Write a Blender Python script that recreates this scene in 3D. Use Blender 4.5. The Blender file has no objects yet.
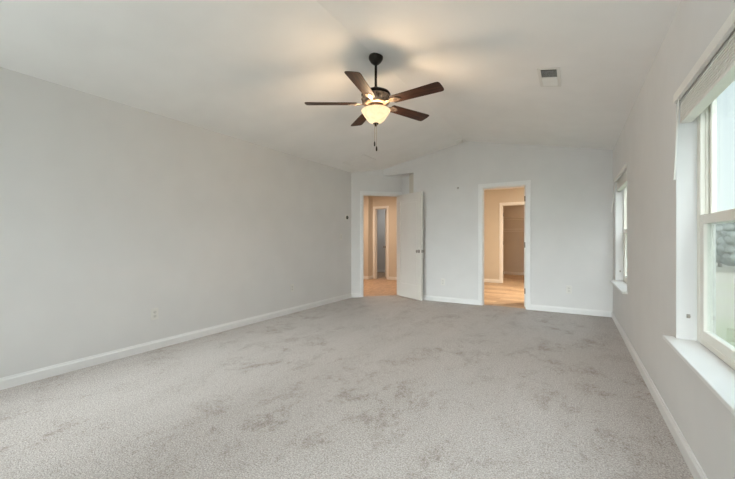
import bpy, bmesh, math, random
from mathutils import Vector, Matrix

random.seed(7)
scene = bpy.context.scene
COL = scene.collection
PI = math.pi

# ------------------------------------------------------------------ camera
HC = 1.135                       # eye height
YAW = math.atan(204.5 / 350.0)
cam_data = bpy.data.cameras.new('camera')
cam_data.sensor_width = 36.0
cam_data.lens = 36.0 * 350.0 / 735.0
cam_data.clip_start = 0.02
cam_data.clip_end = 600
cam = bpy.data.objects.new('camera', cam_data)
COL.objects.link(cam)
cam.location = (0, 0, HC)
cam.rotation_euler = (PI / 2, 0, YAW)
scene.camera = cam

# ------------------------------------------------------------------ sky
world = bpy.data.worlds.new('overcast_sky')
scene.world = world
world.use_nodes = True
wn, wl = world.node_tree.nodes, world.node_tree.links
wn.clear()
w_out = wn.new('ShaderNodeOutputWorld')
w_bg = wn.new('ShaderNodeBackground')
w_tc = wn.new('ShaderNodeTexCoord')
w_sep = wn.new('ShaderNodeSeparateXYZ')
wl.new(w_tc.outputs['Generated'], w_sep.inputs[0])


def w_range(sock, a, b, lo, hi):
    n = wn.new('ShaderNodeMapRange')
    n.interpolation_type = 'SMOOTHSTEP'
    n.inputs['From Min'].default_value = a
    n.inputs['From Max'].default_value = b
    n.inputs['To Min'].default_value = lo
    n.inputs['To Max'].default_value = hi
    wl.new(sock, n.inputs['Value'])
    return n.outputs['Result']


SKY_LOW, SKY_ZENITH, SKY_REAR_GLOW = 0.80, 4.2, 26.0
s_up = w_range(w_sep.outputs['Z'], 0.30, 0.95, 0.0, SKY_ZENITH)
s_back = w_range(w_sep.outputs['Y'], -0.15, -0.8, 0.0, SKY_REAR_GLOW)
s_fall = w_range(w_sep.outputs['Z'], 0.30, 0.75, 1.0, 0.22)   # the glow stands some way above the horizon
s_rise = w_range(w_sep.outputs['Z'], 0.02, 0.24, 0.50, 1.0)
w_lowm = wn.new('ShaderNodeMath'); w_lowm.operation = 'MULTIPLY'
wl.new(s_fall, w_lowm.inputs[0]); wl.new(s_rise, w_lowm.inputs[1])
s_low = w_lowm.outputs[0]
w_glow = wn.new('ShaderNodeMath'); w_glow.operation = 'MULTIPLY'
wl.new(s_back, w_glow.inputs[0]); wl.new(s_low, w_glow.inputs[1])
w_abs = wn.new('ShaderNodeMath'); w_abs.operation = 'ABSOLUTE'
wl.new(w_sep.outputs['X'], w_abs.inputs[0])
s_side = w_range(w_abs.outputs[0], 0.08, 0.45, 1.0, 0.0)      # added glow, kept narrow behind the viewer and aimed through the rear windows
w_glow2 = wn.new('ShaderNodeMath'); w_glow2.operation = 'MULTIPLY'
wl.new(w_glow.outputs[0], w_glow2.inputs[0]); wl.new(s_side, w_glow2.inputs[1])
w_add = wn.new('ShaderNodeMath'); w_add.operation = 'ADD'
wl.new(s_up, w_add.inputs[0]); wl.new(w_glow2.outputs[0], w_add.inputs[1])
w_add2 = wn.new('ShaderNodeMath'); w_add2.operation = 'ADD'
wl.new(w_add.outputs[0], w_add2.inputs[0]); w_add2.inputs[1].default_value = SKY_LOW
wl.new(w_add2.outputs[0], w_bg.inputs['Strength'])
w_ramp = wn.new('ShaderNodeValToRGB')
w_ramp.color_ramp.elements[0].position = 0.0
w_ramp.color_ramp.elements[0].color = (0.92, 1.0, 0.985, 1)
w_ramp.color_ramp.elements[1].position = 0.7
w_ramp.color_ramp.elements[1].color = (0.80, 0.91, 1.0, 1)
wl.new(w_sep.outputs['Z'], w_ramp.inputs[0])
w_mix = wn.new('ShaderNodeMix'); w_mix.data_type = 'RGBA'
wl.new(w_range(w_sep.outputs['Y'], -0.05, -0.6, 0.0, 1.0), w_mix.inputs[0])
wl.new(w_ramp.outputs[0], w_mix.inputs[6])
w_mix.inputs[7].default_value = (0.97, 0.98, 1.0, 1)      # tint of the sky on the side of the added glow
wl.new(w_mix.outputs[2], w_bg.inputs['Color'])
wl.new(w_bg.outputs[0], w_out.inputs['Surface'])

# ------------------------------------------------------------------ exposure
vs = scene.view_settings
vs.view_transform = 'Standard'
vs.look = 'None'
vs.gamma = 1.0
vs.use_curve_mapping = False
vs.exposure = 0.53
scene.cycles.max_bounces = 14
scene.cycles.diffuse_bounces = 10
scene.cycles.transparent_max_bounces = 16

FAN_WATTS, BATH_WATTS, CLOSET_WATTS, HALL_WATTS, FARROOM_WATTS = 32.0, 66.0, 10.0, 30.0, 6.0

# ------------------------------------------------------------------ room dimensions
L, R, B, NEAR = -3.73, 0.514, 6.215, -0.7
EAVE = 2.44
RX = (L + R) / 2
RISE = 0.432
SLOPE = RISE / (R - RX)


def vault(x):
    return EAVE + SLOPE * (x - L if x < RX else R - x)


# ------------------------------------------------------------------ materials
def mat(name):
    m = bpy.data.materials.new(name)
    m.use_nodes = True
    nt = m.node_tree
    return m, nt, nt.nodes['Principled BSDF']


def noise_mat(name, c0, c1, scale=8.0, detail=3.0, rough=0.6, metal=0.0, bump=0.0, bump_scale=60.0,
              stretch=None, spec=0.5, coat=0.0):
    m, nt, p = mat(name)
    N, K = nt.nodes, nt.links
    tc = N.new('ShaderNodeTexCoord')
    src = tc.outputs['Object']
    if stretch:
        mp = N.new('ShaderNodeMapping')
        mp.inputs['Scale'].default_value = stretch
        K.new(src, mp.inputs['Vector']); src = mp.outputs[0]
    t = N.new('ShaderNodeTexNoise')
    t.inputs['Scale'].default_value = scale
    t.inputs['Detail'].default_value = detail
    K.new(src, t.inputs['Vector'])
    r = N.new('ShaderNodeValToRGB')
    r.color_ramp.elements[0].position = 0.35; r.color_ramp.elements[0].color = (*c0, 1)
    r.color_ramp.elements[1].position = 0.65; r.color_ramp.elements[1].color = (*c1, 1)
    K.new(t.outputs['Fac'], r.inputs[0])
    K.new(r.outputs[0], p.inputs['Base Color'])
    p.inputs['Roughness'].default_value = rough
    p.inputs['Metallic'].default_value = metal
    p.inputs['Specular IOR Level'].default_value = spec
    p.inputs['Coat Weight'].default_value = coat
    if bump:
        t2 = N.new('ShaderNodeTexNoise')
        t2.inputs['Scale'].default_value = bump_scale
        t2.inputs['Detail'].default_value = 4
        K.new(src, t2.inputs['Vector'])
        b = N.new('ShaderNodeBump')
        b.inputs['Strength'].default_value = bump
        b.inputs['Distance'].default_value = 0.002
        K.new(t2.outputs['Fac'], b.inputs['Height'])
        K.new(b.outputs[0], p.inputs['Normal'])
    return m


def plus(c, d):
    return tuple(max(0.0, min(1.0, v * d)) for v in c)


def paint(name, c, rough=0.55, bump=0.12, spec=0.35):
    return noise_mat(name, plus(c, 0.985), plus(c, 1.015), 3.0, 2.0, rough, 0, bump, 180.0, spec=spec)


M = {}
M['wall'] = paint('wall_paint', (0.71, 0.71, 0.712), 0.6)
M['ceiling'] = paint('ceiling_paint', (0.86, 0.855, 0.845), 0.8, 0.2, 0.2)
M['trim'] = paint('trim_paint', (0.79, 0.795, 0.80), 0.35, 0.03)
M['door'] = paint('door_paint', (0.74, 0.72, 0.69), 0.4, 0.03)
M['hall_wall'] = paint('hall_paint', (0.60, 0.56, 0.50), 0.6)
M['vinyl'] = paint('window_vinyl', (0.77, 0.75, 0.69), 0.3, 0.02, 0.5)
M['plastic'] = paint('white_plastic', (0.74, 0.735, 0.71), 0.35, 0.0, 0.5)
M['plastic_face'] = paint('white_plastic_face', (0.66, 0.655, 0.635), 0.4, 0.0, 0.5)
M['slot'] = paint('duct_shade_dark', (0.05, 0.05, 0.048), 0.6, 0.0)
M['screen_grey'] = paint('display_grey', (0.10, 0.10, 0.09), 0.25, 0.0)
M['blind'] = paint('blind_white', (0.82, 0.81, 0.78), 0.45, 0.04)
M['bronze'] = noise_mat('dark_bronze', (0.016, 0.012, 0.009), (0.028, 0.02, 0.015), 25, 3, 0.38, 0.6)
M['fan_metal'] = noise_mat('burnished_bronze', (0.10, 0.07, 0.05), (0.52, 0.40, 0.31), 30, 3, 0.28, 0.85)
M['nickel'] = noise_mat('satin_nickel', (0.30, 0.28, 0.25), (0.36, 0.33, 0.30), 40, 2, 0.3, 0.95)
M['hinge'] = noise_mat('hinge_metal', (0.13, 0.11, 0.09), (0.18, 0.15, 0.12), 40, 2, 0.4, 0.8)
M['chain'] = noise_mat('chain_brass', (0.42, 0.36, 0.27), (0.5, 0.42, 0.32), 60, 2, 0.35, 0.8)
M['wire'] = paint('white_wire', (0.72, 0.70, 0.66), 0.4, 0.0)
M['outlet_slot'] = paint('outlet_slot', (0.22, 0.215, 0.21), 0.6, 0.0)
M['blemish'] = paint('grey_plug', (0.50, 0.48, 0.45), 0.7, 0.0)
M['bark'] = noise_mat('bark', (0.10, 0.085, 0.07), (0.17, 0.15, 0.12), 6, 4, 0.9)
M['leaf'] = noise_mat('hazy_foliage', (0.24, 0.265, 0.25), (0.29, 0.315, 0.295), 2.2, 5, 0.9, spec=0.1)  # distance haze is put into this pale leaf colour
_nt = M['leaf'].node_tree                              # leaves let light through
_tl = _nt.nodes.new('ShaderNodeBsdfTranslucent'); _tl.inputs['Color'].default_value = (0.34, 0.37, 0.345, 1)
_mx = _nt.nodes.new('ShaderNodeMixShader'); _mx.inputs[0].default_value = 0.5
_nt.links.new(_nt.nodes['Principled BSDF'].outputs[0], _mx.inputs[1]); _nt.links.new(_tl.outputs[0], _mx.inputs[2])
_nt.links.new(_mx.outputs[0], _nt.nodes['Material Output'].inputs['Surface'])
M['roof'] = noise_mat('roof_deck', (0.3, 0.29, 0.28), (0.35, 0.34, 0.33), 5, 2, 0.9)
M['bounce_ground'] = noise_mat('pale_bounce_ground', (0.68, 0.67, 0.65), (0.75, 0.74, 0.72), 0.8, 5, 0.9)
M['light_block_grey'] = noise_mat('light_block_grey', (0.55, 0.55, 0.53), (0.6, 0.6, 0.58), 5, 2, 0.8)


def carpet_material():
    m, nt, p = mat('cut_pile_carpet')
    N, K = nt.nodes, nt.links
    tc = N.new('ShaderNodeTexCoord')
    P = tc.outputs['Object']
    # tuft grain
    g = N.new('ShaderNodeTexNoise'); g.inputs['Scale'].default_value = 120; g.inputs['Detail'].default_value = 3
    g.inputs['Roughness'].default_value = 0.7
    K.new(P, g.inputs['Vector'])
    gr = N.new('ShaderNodeValToRGB')
    gr.color_ramp.elements[0].position = 0.30; gr.color_ramp.elements[0].color = (0.22, 0.20, 0.188, 1)
    gr.color_ramp.elements[1].position = 0.68; gr.color_ramp.elements[1].color = (0.665, 0.622, 0.597, 1)
    K.new(g.outputs['Fac'], gr.inputs[0])
    # brushed pile marks: broken brown scuffs gathered in loose clusters
    def marks(scale, stretch, rot, lo, hi, detail=10, rough=0.8):
        mp = N.new('ShaderNodeMapping')
        mp.inputs['Scale'].default_value = stretch
        mp.inputs['Rotation'].default_value = (0, 0, rot)
        K.new(P, mp.inputs['Vector'])
        t = N.new('ShaderNodeTexNoise'); t.inputs['Scale'].default_value = scale
        t.inputs['Detail'].default_value = detail; t.inputs['Roughness'].default_value = rough
        t.inputs['Distortion'].default_value = 0.25
        K.new(mp.outputs[0], t.inputs['Vector'])
        r = N.new('ShaderNodeMapRange'); r.interpolation_type = 'SMOOTHSTEP'
        r.inputs['From Min'].default_value = lo; r.inputs['From Max'].default_value = hi
        r.inputs['To Min'].default_value = 1.0; r.inputs['To Max'].default_value = 0.0
        K.new(t.outputs['Fac'], r.inputs['Value'])
        return r.outputs['Result']

    def math2(op, x, y):
        n = N.new('ShaderNodeMath'); n.operation = op
        for k, v in enumerate((x, y)):
            if isinstance(v, float): n.inputs[k].default_value = v
            else: K.new(v, n.inputs[k])
        return n.outputs[0]
    scuff = marks(3.4, (1, 0.7, 1), 0.5, 0.36, 0.52)
    where = marks(0.75, (1.3, 0.8, 1), -0.3, 0.36, 0.60, 3, 0.5)
    sweep = marks(1.1, (2.2, 0.45, 1), -0.45, 0.36, 0.62, 5, 0.6)
    speck = marks(36, (1, 1, 1), 0.0, 0.36, 0.56, 4, 0.7)
    f = math2('MULTIPLY', scuff, math2('ADD', math2('MULTIPLY', where, 0.75), 0.32))
    f = math2('MULTIPLY', f, math2('ADD', math2('MULTIPLY', speck, 0.55), 0.6))
    f = math2('ADD', f, math2('MULTIPLY', sweep, 0.16))
    f = math2('ADD', f, math2('MULTIPLY', speck, 0.22))
    mx = N.new('ShaderNodeMix'); mx.data_type = 'RGBA'; mx.blend_type = 'MULTIPLY'
    mx.clamp_factor = True
    K.new(f, mx.inputs[0])
    K.new(gr.outputs[0], mx.inputs[6])
    mx.inputs[7].default_value = (0.62, 0.565, 0.525, 1)
    K.new(mx.outputs[2], p.inputs['Base Color'])
    p.inputs['Roughness'].default_value = 0.95
    p.inputs['Specular IOR Level'].default_value = 0.05
    p.inputs['Sheen Weight'].default_value = 0.15
    v = N.new('ShaderNodeTexVoronoi'); v.inputs['Scale'].default_value = 190
    K.new(P, v.inputs['Vector'])
    ad = N.new('ShaderNodeMath'); ad.operation = 'ADD'
    K.new(v.outputs['Distance'], ad.inputs[0]); K.new(g.outputs['Fac'], ad.inputs[1])
    bp = N.new('ShaderNodeBump'); bp.inputs['Strength'].default_value = 0.5; bp.inputs['Distance'].default_value = 0.004
    K.new(ad.outputs[0], bp.inputs['Height'])
    K.new(bp.outputs[0], p.inputs['Normal'])
    return m


def plank_material(name, c0, c1, along='X'):
    m, nt, p = mat(name)
    N, K = nt.nodes, nt.links
    tc = N.new('ShaderNodeTexCoord')
    mp = N.new('ShaderNodeMapping')
    if along == 'Y':
        mp.inputs['Rotation'].default_value = (0, 0, PI / 2)
    K.new(tc.outputs['Object'], mp.inputs['Vector'])
    br = N.new('ShaderNodeTexBrick')
    br.offset = 0.37
    br.inputs['Color1'].default_value = (*c0, 1)
    br.inputs['Color2'].default_value = (*c1, 1)
    br.inputs['Mortar'].default_value = (*plus(c0, 0.55), 1)
    br.inputs['Scale'].default_value = 1.0
    br.inputs['Mortar Size'].default_value = 0.0018
    br.inputs['Brick Width'].default_value = 1.2
    br.inputs['Row Height'].default_value = 0.18
    K.new(mp.outputs[0], br.inputs['Vector'])
    st = N.new('ShaderNodeMapping'); st.inputs['Scale'].default_value = (1.2, 11, 1)
    K.new(mp.outputs[0], st.inputs['Vector'])
    t = N.new('ShaderNodeTexNoise'); t.inputs['Scale'].default_value = 3.2; t.inputs['Detail'].default_value = 6
    t.inputs['Roughness'].default_value = 0.65
    K.new(st.outputs[0], t.inputs['Vector'])
    r = N.new('ShaderNodeValToRGB')
    r.color_ramp.elements[0].position = 0.32; r.color_ramp.elements[0].color = (0.50, 0.43, 0.37, 1)
    r.color_ramp.elements[1].position = 0.66; r.color_ramp.elements[1].color = (1.1, 1.1, 1.1, 1)
    K.new(t.outputs['Fac'], r.inputs[0])
    mx = N.new('ShaderNodeMix'); mx.data_type = 'RGBA'; mx.blend_type = 'MULTIPLY'; mx.inputs[0].default_value = 1
    K.new(br.outputs['Color'], mx.inputs[6]); K.new(r.outputs[0], mx.inputs[7])
    K.new(mx.outputs[2], p.inputs['Base Color'])
    p.inputs['Roughness'].default_value = 0.42
    p.inputs['Specular IOR Level'].default_value = 0.35
    return m


def blade_material():
    m, nt, p = mat('dark_walnut')
    N, K = nt.nodes, nt.links
    tc = N.new('ShaderNodeTexCoord')
    mp = N.new('ShaderNodeMapping'); mp.inputs['Scale'].default_value = (2.2, 34, 10)
    K.new(tc.outputs['Object'], mp.inputs['Vector'])
    t = N.new('ShaderNodeTexNoise'); t.inputs['Scale'].default_value = 2.4; t.inputs['Detail'].default_value = 6
    t.inputs['Distortion'].default_value = 0.6
    K.new(mp.outputs[0], t.inputs['Vector'])
    r = N.new('ShaderNodeValToRGB')
    r.color_ramp.elements[0].position = 0.36; r.color_ramp.elements[0].color = (0.009, 0.004, 0.003, 1)
    r.color_ramp.elements[1].position = 0.66; r.color_ramp.elements[1].color = (0.066, 0.025, 0.014, 1)
    K.new(t.outputs['Fac'], r.inputs[0])
    K.new(r.outputs[0], p.inputs['Base Color'])
    p.inputs['Roughness'].default_value = 0.5
    p.inputs['Specular IOR Level'].default_value = 0.25
    return m


def glass_material():
    m, nt, p = mat('window_glass')
    N, K = nt.nodes, nt.links
    N.remove(p)
    out = N['Material Output']
    tr = N.new('ShaderNodeBsdfTransparent')
    tr.inputs['Color'].default_value = (0.93, 0.97, 0.96, 1)
    gl = N.new('ShaderNodeBsdfGlossy'); gl.inputs['Roughness'].default_value = 0.01
    fr = N.new('ShaderNodeFresnel'); fr.inputs['IOR'].default_value = 1.35
    mx = N.new('ShaderNodeMixShader')
    ge = N.new('ShaderNodeNewGeometry')             # reflect at the outer faces only
    inv = N.new('ShaderNodeMath'); inv.operation = 'SUBTRACT'; inv.inputs[0].default_value = 1.0
    K.new(ge.outputs['Backfacing'], inv.inputs[1])
    mu = N.new('ShaderNodeMath'); mu.operation = 'MULTIPLY'
    K.new(fr.outputs[0], mu.inputs[0]); K.new(inv.outputs[0], mu.inputs[1])
    K.new(mu.outputs[0], mx.inputs[0]); K.new(tr.outputs[0], mx.inputs[1]); K.new(gl.outputs[0], mx.inputs[2])
    K.new(mx.outputs[0], out.inputs['Surface'])
    return m


def mesh_screen_material():
    m, nt, p = mat('insect_mesh')
    N, K = nt.nodes, nt.links
    out = N['Material Output']
    p.inputs['Base Color'].default_value = (0.42, 0.43, 0.43, 1)
    p.inputs['Roughness'].default_value = 0.7
    tc = N.new('ShaderNodeTexCoord')
    t = N.new('ShaderNodeTexNoise'); t.inputs['Scale'].default_value = 3
    K.new(tc.outputs['Object'], t.inputs['Vector'])
    mr = N.new('ShaderNodeMapRange'); mr.inputs['To Min'].default_value = 0.24; mr.inputs['To Max'].default_value = 0.30
    K.new(t.outputs['Fac'], mr.inputs['Value'])
    tr = N.new('ShaderNodeBsdfTransparent')
    mx = N.new('ShaderNodeMixShader')
    K.new(mr.outputs['Result'], mx.inputs[0]); K.new(tr.outputs[0], mx.inputs[1]); K.new(p.outputs[0], mx.inputs[2])
    K.new(mx.outputs[0], out.inputs['Surface'])
    return m


def lamp_glass_material():
    m, nt, p = mat('frosted_lit_glass')
    N, K = nt.nodes, nt.links
    out = N['Material Output']
    tc = N.new('ShaderNodeTexCoord')
    t = N.new('ShaderNodeTexNoise'); t.inputs['Scale'].default_value = 14; t.inputs['Detail'].default_value = 4
    t.inputs['Distortion'].default_value = 1.2
    K.new(tc.outputs['Object'], t.inputs['Vector'])
    r = N.new('ShaderNodeValToRGB')
    r.color_ramp.elements[0].position = 0.35; r.color_ramp.elements[0].color = (1.0, 0.66, 0.34, 1)
    r.color_ramp.elements[1].position = 0.6; r.color_ramp.elements[1].color = (1.0, 0.80, 0.50, 1)
    K.new(t.outputs['Fac'], r.inputs[0])
    p.inputs['Base Color'].default_value = (0.30, 0.27, 0.22, 1)
    p.inputs['Roughness'].default_value = 0.3
    K.new(r.outputs[0], p.inputs['Emission Color'])
    p.inputs['Emission Strength'].default_value = 0.74
    tl = N.new('ShaderNodeBsdfTranslucent'); tl.inputs['Color'].default_value = (0.95, 0.84, 0.66, 1)
    mx = N.new('ShaderNodeMixShader'); mx.inputs[0].default_value = 0.06
    K.new(p.outputs[0], mx.inputs[1]); K.new(tl.outputs[0], mx.inputs[2])
    K.new(mx.outputs[0], out.inputs['Surface'])
    return m


def field_material():
    m, nt, p = mat('mown_field')
    N, K = nt.nodes, nt.links
    tc = N.new('ShaderNodeTexCoord')
    t = N.new('ShaderNodeTexNoise'); t.inputs['Scale'].default_value = 0.09; t.inputs['Detail'].default_value = 7
    t.inputs['Roughness'].default_value = 0.62
    mp = N.new('ShaderNodeMapping'); mp.inputs['Scale'].default_value = (0.55, 1.5, 1)
    mp.inputs['Rotation'].default_value = (0, 0, 0.35)
    K.new(tc.outputs['Object'], mp.inputs['Vector']); K.new(mp.outputs[0], t.inputs['Vector'])
    # dry straw far out, green turf near the house
    sp = N.new('ShaderNodeSeparateXYZ'); K.new(tc.outputs['Object'], sp.inputs[0])
    mr = N.new('ShaderNodeMapRange'); mr.interpolation_type = 'SMOOTHSTEP'
    mr.inputs['From Min'].default_value = 11; mr.inputs['From Max'].default_value = 36
    mr.inputs['To Min'].default_value = -0.28; mr.inputs['To Max'].default_value = 0.22
    K.new(sp.outputs['Y'], mr.inputs['Value'])
    ad = N.new('ShaderNodeMath'); ad.operation = 'ADD'
    K.new(t.outputs['Fac'], ad.inputs[0]); K.new(mr.outputs['Result'], ad.inputs[1])
    r = N.new('ShaderNodeValToRGB')
    e = r.color_ramp.elements
    e[0].position = 0.2; e[0].color = (0.125, 0.15, 0.088, 1)
    e[1].position = 0.78; e[1].color = (0.235, 0.215, 0.18, 1)
    k = e.new(0.5); k.color = (0.18, 0.185, 0.125, 1)
    K.new(ad.outputs[0], r.inputs[0])
    K.new(r.outputs[0], p.inputs['Base Color'])
    p.inputs['Roughness'].default_value = 0.95
    p.inputs['Specular IOR Level'].default_value = 0.05
    return m


M['carpet'] = carpet_material()
M['bath_plank'] = plank_material('oak_plank', (0.76, 0.62, 0.47), (0.52, 0.38, 0.26), 'X')
M['closet_plank'] = M['bath_plank']
M['hall_plank'] = plank_material('hall_oak_plank', (0.62, 0.45, 0.32), (0.55, 0.39, 0.27), 'Y')
M['blade'] = blade_material()
M['glass'] = glass_material()
M['mesh'] = mesh_screen_material()
M['lamp_glass'] = lamp_glass_material()
M['field'] = field_material()


# ------------------------------------------------------------------ mesh helpers
class MB:
    """collects shapes into one mesh"""

    def __init__(self):
        self.bm = bmesh.new()

    def box(self, x0, y0, z0, x1, y1, z1, bevel=0.0, mtx=None, seg=2):
        bm2 = bmesh.new()
        bmesh.ops.create_cube(bm2, size=1.0)
        for v in bm2.verts:
            v.co = Vector(((x0 + x1) / 2 + v.co.x * (x1 - x0), (y0 + y1) / 2 + v.co.y * (y1 - y0),
                           (z0 + z1) / 2 + v.co.z * (z1 - z0)))
        if bevel:
            bmesh.ops.bevel(bm2, geom=bm2.edges[:], offset=bevel, segments=seg, affect='EDGES', profile=0.5)
        self._merge(bm2, mtx)
        return self

    def prism(self, pts, lo, hi, axis='z', mtx=None, bevel=0.0):
        """polygon pts (2-D) extruded between lo and hi along axis"""
        bm2 = bmesh.new()

        def co(p, t):
            if axis == 'z': return Vector((p[0], p[1], t))
            if axis == 'y': return Vector((p[0], t, p[1]))
            return Vector((t, p[0], p[1]))
        a = [bm2.verts.new(co(p, lo)) for p in pts]
        b = [bm2.verts.new(co(p, hi)) for p in pts]
        n = len(pts)
        bm2.faces.new(a); bm2.faces.new(b)
        for i in range(n):
            bm2.faces.new((a[i], a[(i + 1) % n], b[(i + 1) % n], b[i]))
        bmesh.ops.recalc_face_normals(bm2, faces=bm2.faces[:])
        if bevel:
            bmesh.ops.bevel(bm2, geom=bm2.edges[:], offset=bevel, segments=2, affect='EDGES', profile=0.5)
        self._merge(bm2, mtx)
        return self

    def lathe(self, prof, seg=32, mtx=None, close=False):
        """profile of (radius, z) about the z axis, smooth"""
        bm2 = bmesh.new()
        rings = []
        for r, z in prof:
            if r < 1e-6:
                rings.append([bm2.verts.new((0, 0, z))])
            else:
                rings.append([bm2.verts.new((r * math.cos(2 * PI * k / seg), r * math.sin(2 * PI * k / seg), z))
                              for k in range(seg)])
        pairs = list(zip(rings, rings[1:]))
        if close: pairs.append((rings[-1], rings[0]))
        for p, q in pairs:
            for k in range(seg):
                k2 = (k + 1) % seg
                if len(p) == 1 and len(q) > 1: f = (p[0], q[k], q[k2])
                elif len(q) == 1 and len(p) > 1: f = (p[k], p[k2], q[0])
                elif len(p) > 1: f = (p[k], p[k2], q[k2], q[k])
                else: continue
                bm2.faces.new(f).smooth = True
        bmesh.ops.recalc_face_normals(bm2, faces=bm2.faces[:])
        self._merge(bm2, mtx)
        return self

    def tube(self, pts, r, seg=10, cap=True):
        bm2 = bmesh.new()
        pts = [Vector(p) for p in pts]
        rings = []
        for i, p in enumerate(pts):
            d = (pts[min(i + 1, len(pts) - 1)] - pts[max(i - 1, 0)]).normalized()
            u = d.cross(Vector((0, 0, 1)))
            if u.length < 1e-3: u = d.cross(Vector((1, 0, 0)))
            u.normalize(); v = d.cross(u)
            rr = r[i] if isinstance(r, (list, tuple)) else r
            rings.append([bm2.verts.new(p + u * rr * math.cos(2 * PI * k / seg) + v * rr * math.sin(2 * PI * k / seg))
                          for k in range(seg)])
        for p, q in zip(rings, rings[1:]):
            for k in range(seg):
                bm2.faces.new((p[k], p[(k + 1) % seg], q[(k + 1) % seg], q[k])).smooth = True
        if cap:
            bm2.faces.new(rings[0]); bm2.faces.new(rings[-1])
        bmesh.ops.recalc_face_normals(bm2, faces=bm2.faces[:])
        self._merge(bm2, None)
        return self

    def ball(self, c, r, sub=2, squash=(1, 1, 1), jitter=0.0, rng=None):
        bm2 = bmesh.new()
        bmesh.ops.create_icosphere(bm2, subdivisions=sub, radius=1.0)
        for v in bm2.verts:
            k = 1 + ((rng.random() - .5) * 2 * jitter if rng else 0)
            v.co = Vector((c[0] + v.co.x * r * squash[0] * k, c[1] + v.co.y * r * squash[1] * k,
                           c[2] + v.co.z * r * squash[2] * k))
        for f in bm2.faces: f.smooth = True
        self._merge(bm2, None)
        return self

    def _merge(self, bm2, mtx):
        if mtx is not None:
            bmesh.ops.transform(bm2, matrix=mtx, verts=bm2.verts[:])
        me = bpy.data.meshes.new('t')
        bm2.to_mesh(me); bm2.free()
        self.bm.from_mesh(me)
        bpy.data.meshes.remove(me)

    def build(self, name, material, parent=None, loc=None, rot=None):
        me = bpy.data.meshes.new(name)
        self.bm.to_mesh(me); self.bm.free()
        me.materials.append(material)
        o = bpy.data.objects.new(name, me)
        COL.objects.link(o)
        if parent: o.parent = parent
        if loc is not None: o.location = loc
        if rot is not None: o.rotation_euler = rot
        return o


def empty(name, loc=(0, 0, 0), rot=(0, 0, 0)):
    o = bpy.data.objects.new(name, None)
    o.empty_display_size = 0.1
    COL.objects.link(o)
    o.location = loc; o.rotation_euler = rot
    return o


def tag(o, label, cat, group=None, kind=None):
    o['label'] = label
    o['category'] = cat
    if group: o['group'] = group
    if kind: o['kind'] = kind
    return o


def struct(o, label=None):
    o['kind'] = 'structure'
    if label: o['label'] = label
    return o


def copy_tree(o, parent=None):
    c = o.copy()
    COL.objects.link(c)
    if parent: c.parent = parent
    for ch in list(o.children):
        copy_tree(ch, c)
    return c


# ------------------------------------------------------------------ floors
DIR = Vector((math.sqrt(.5), math.sqrt(.5), 0))         # along the angled doorway wall
NRM = Vector((math.sqrt(.5), -math.sqrt(.5), 0))        # its room side
A0 = Vector((L, 5.753, 0))                               # where it leaves the left wall
T_OPEN0, OPEN_W = 0.235, 0.760                          # opening along that wall
A_LEN = T_OPEN0 + OPEN_W + 0.060
WT = 0.115                                              # wall thickness


def ang(t, back=0.0, z=0.0):
    p = A0 + DIR * t - NRM * back
    return Vector((p.x, p.y, z))


NOOK_X = -2.614
NOOK_Y = ang(A_LEN).y
BD0, BD1, BDH = -1.345, -0.635, 2.035                   # bathroom doorway

p_end = ang(A_LEN)
carpet_pts = [(L, NEAR), (R, NEAR), (R, B), (BD1, B), (BD1, B + 0.06), (BD0, B + 0.06), (BD0, B), (NOOK_X, B),
              (NOOK_X, NOOK_Y), (p_end.x, NOOK_Y)]
for t, b in ((T_OPEN0 + OPEN_W, 0), (T_OPEN0 + OPEN_W, 0.05), (T_OPEN0, 0.05), (T_OPEN0, 0)):
    q = ang(t, b); carpet_pts.append((q.x, q.y))
carpet_pts.append((A0.x, A0.y))
struct(MB().prism(carpet_pts, -0.04, 0.0).build('floor', M['carpet']), 'beige grey cut pile carpet')

BATH_Y, CLO_Y = 9.634, 12.16
struct(MB().box(-2.75, B + 0.06, -0.05, 1.2, BATH_Y + 0.06, -0.006).build('floor_bathroom', M['bath_plank']))
struct(MB().box(-2.75, BATH_Y + 0.06, -0.05, 0.6, CLO_Y + 0.1, -0.006).build('floor_closet', M['closet_plank']))
q0, q1 = ang(-0.2, 0.05), ang(T_OPEN0 + OPEN_W + 0.3, 0.05)
struct(MB().prism([(q0.x, q0.y), (q1.x, q1.y), (q1.x, 6.9), (-2.9, 6.9), (-2.9, 12.2), (-7.4, 12.2), (-7.4, q0.y)],
                  -0.05, -0.006).build('floor_hall', M['hall_plank']))


# ------------------------------------------------------------------ walls
def wall_x(name, m, x0, x1, y0, y1, z1, holes=()):
    """wall in a plane of constant x; holes are (y0, y1, z0, z1)"""
    b = MB()
    cuts = sorted({y0, y1, *[h[0] for h in holes], *[h[1] for h in holes]})
    for a, c in zip(cuts, cuts[1:]):
        hs = [h for h in holes if h[0] <= a and c <= h[1]]
        if not hs:
            b.box(x0, a, -0.05, x1, c, z1)
        for h in hs:
            if h[2] > -0.05: b.box(x0, a, -0.05, x1, c, h[2])
            b.box(x0, a, h[3], x1, c, z1)
    return struct(b.build(name, m))


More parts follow.
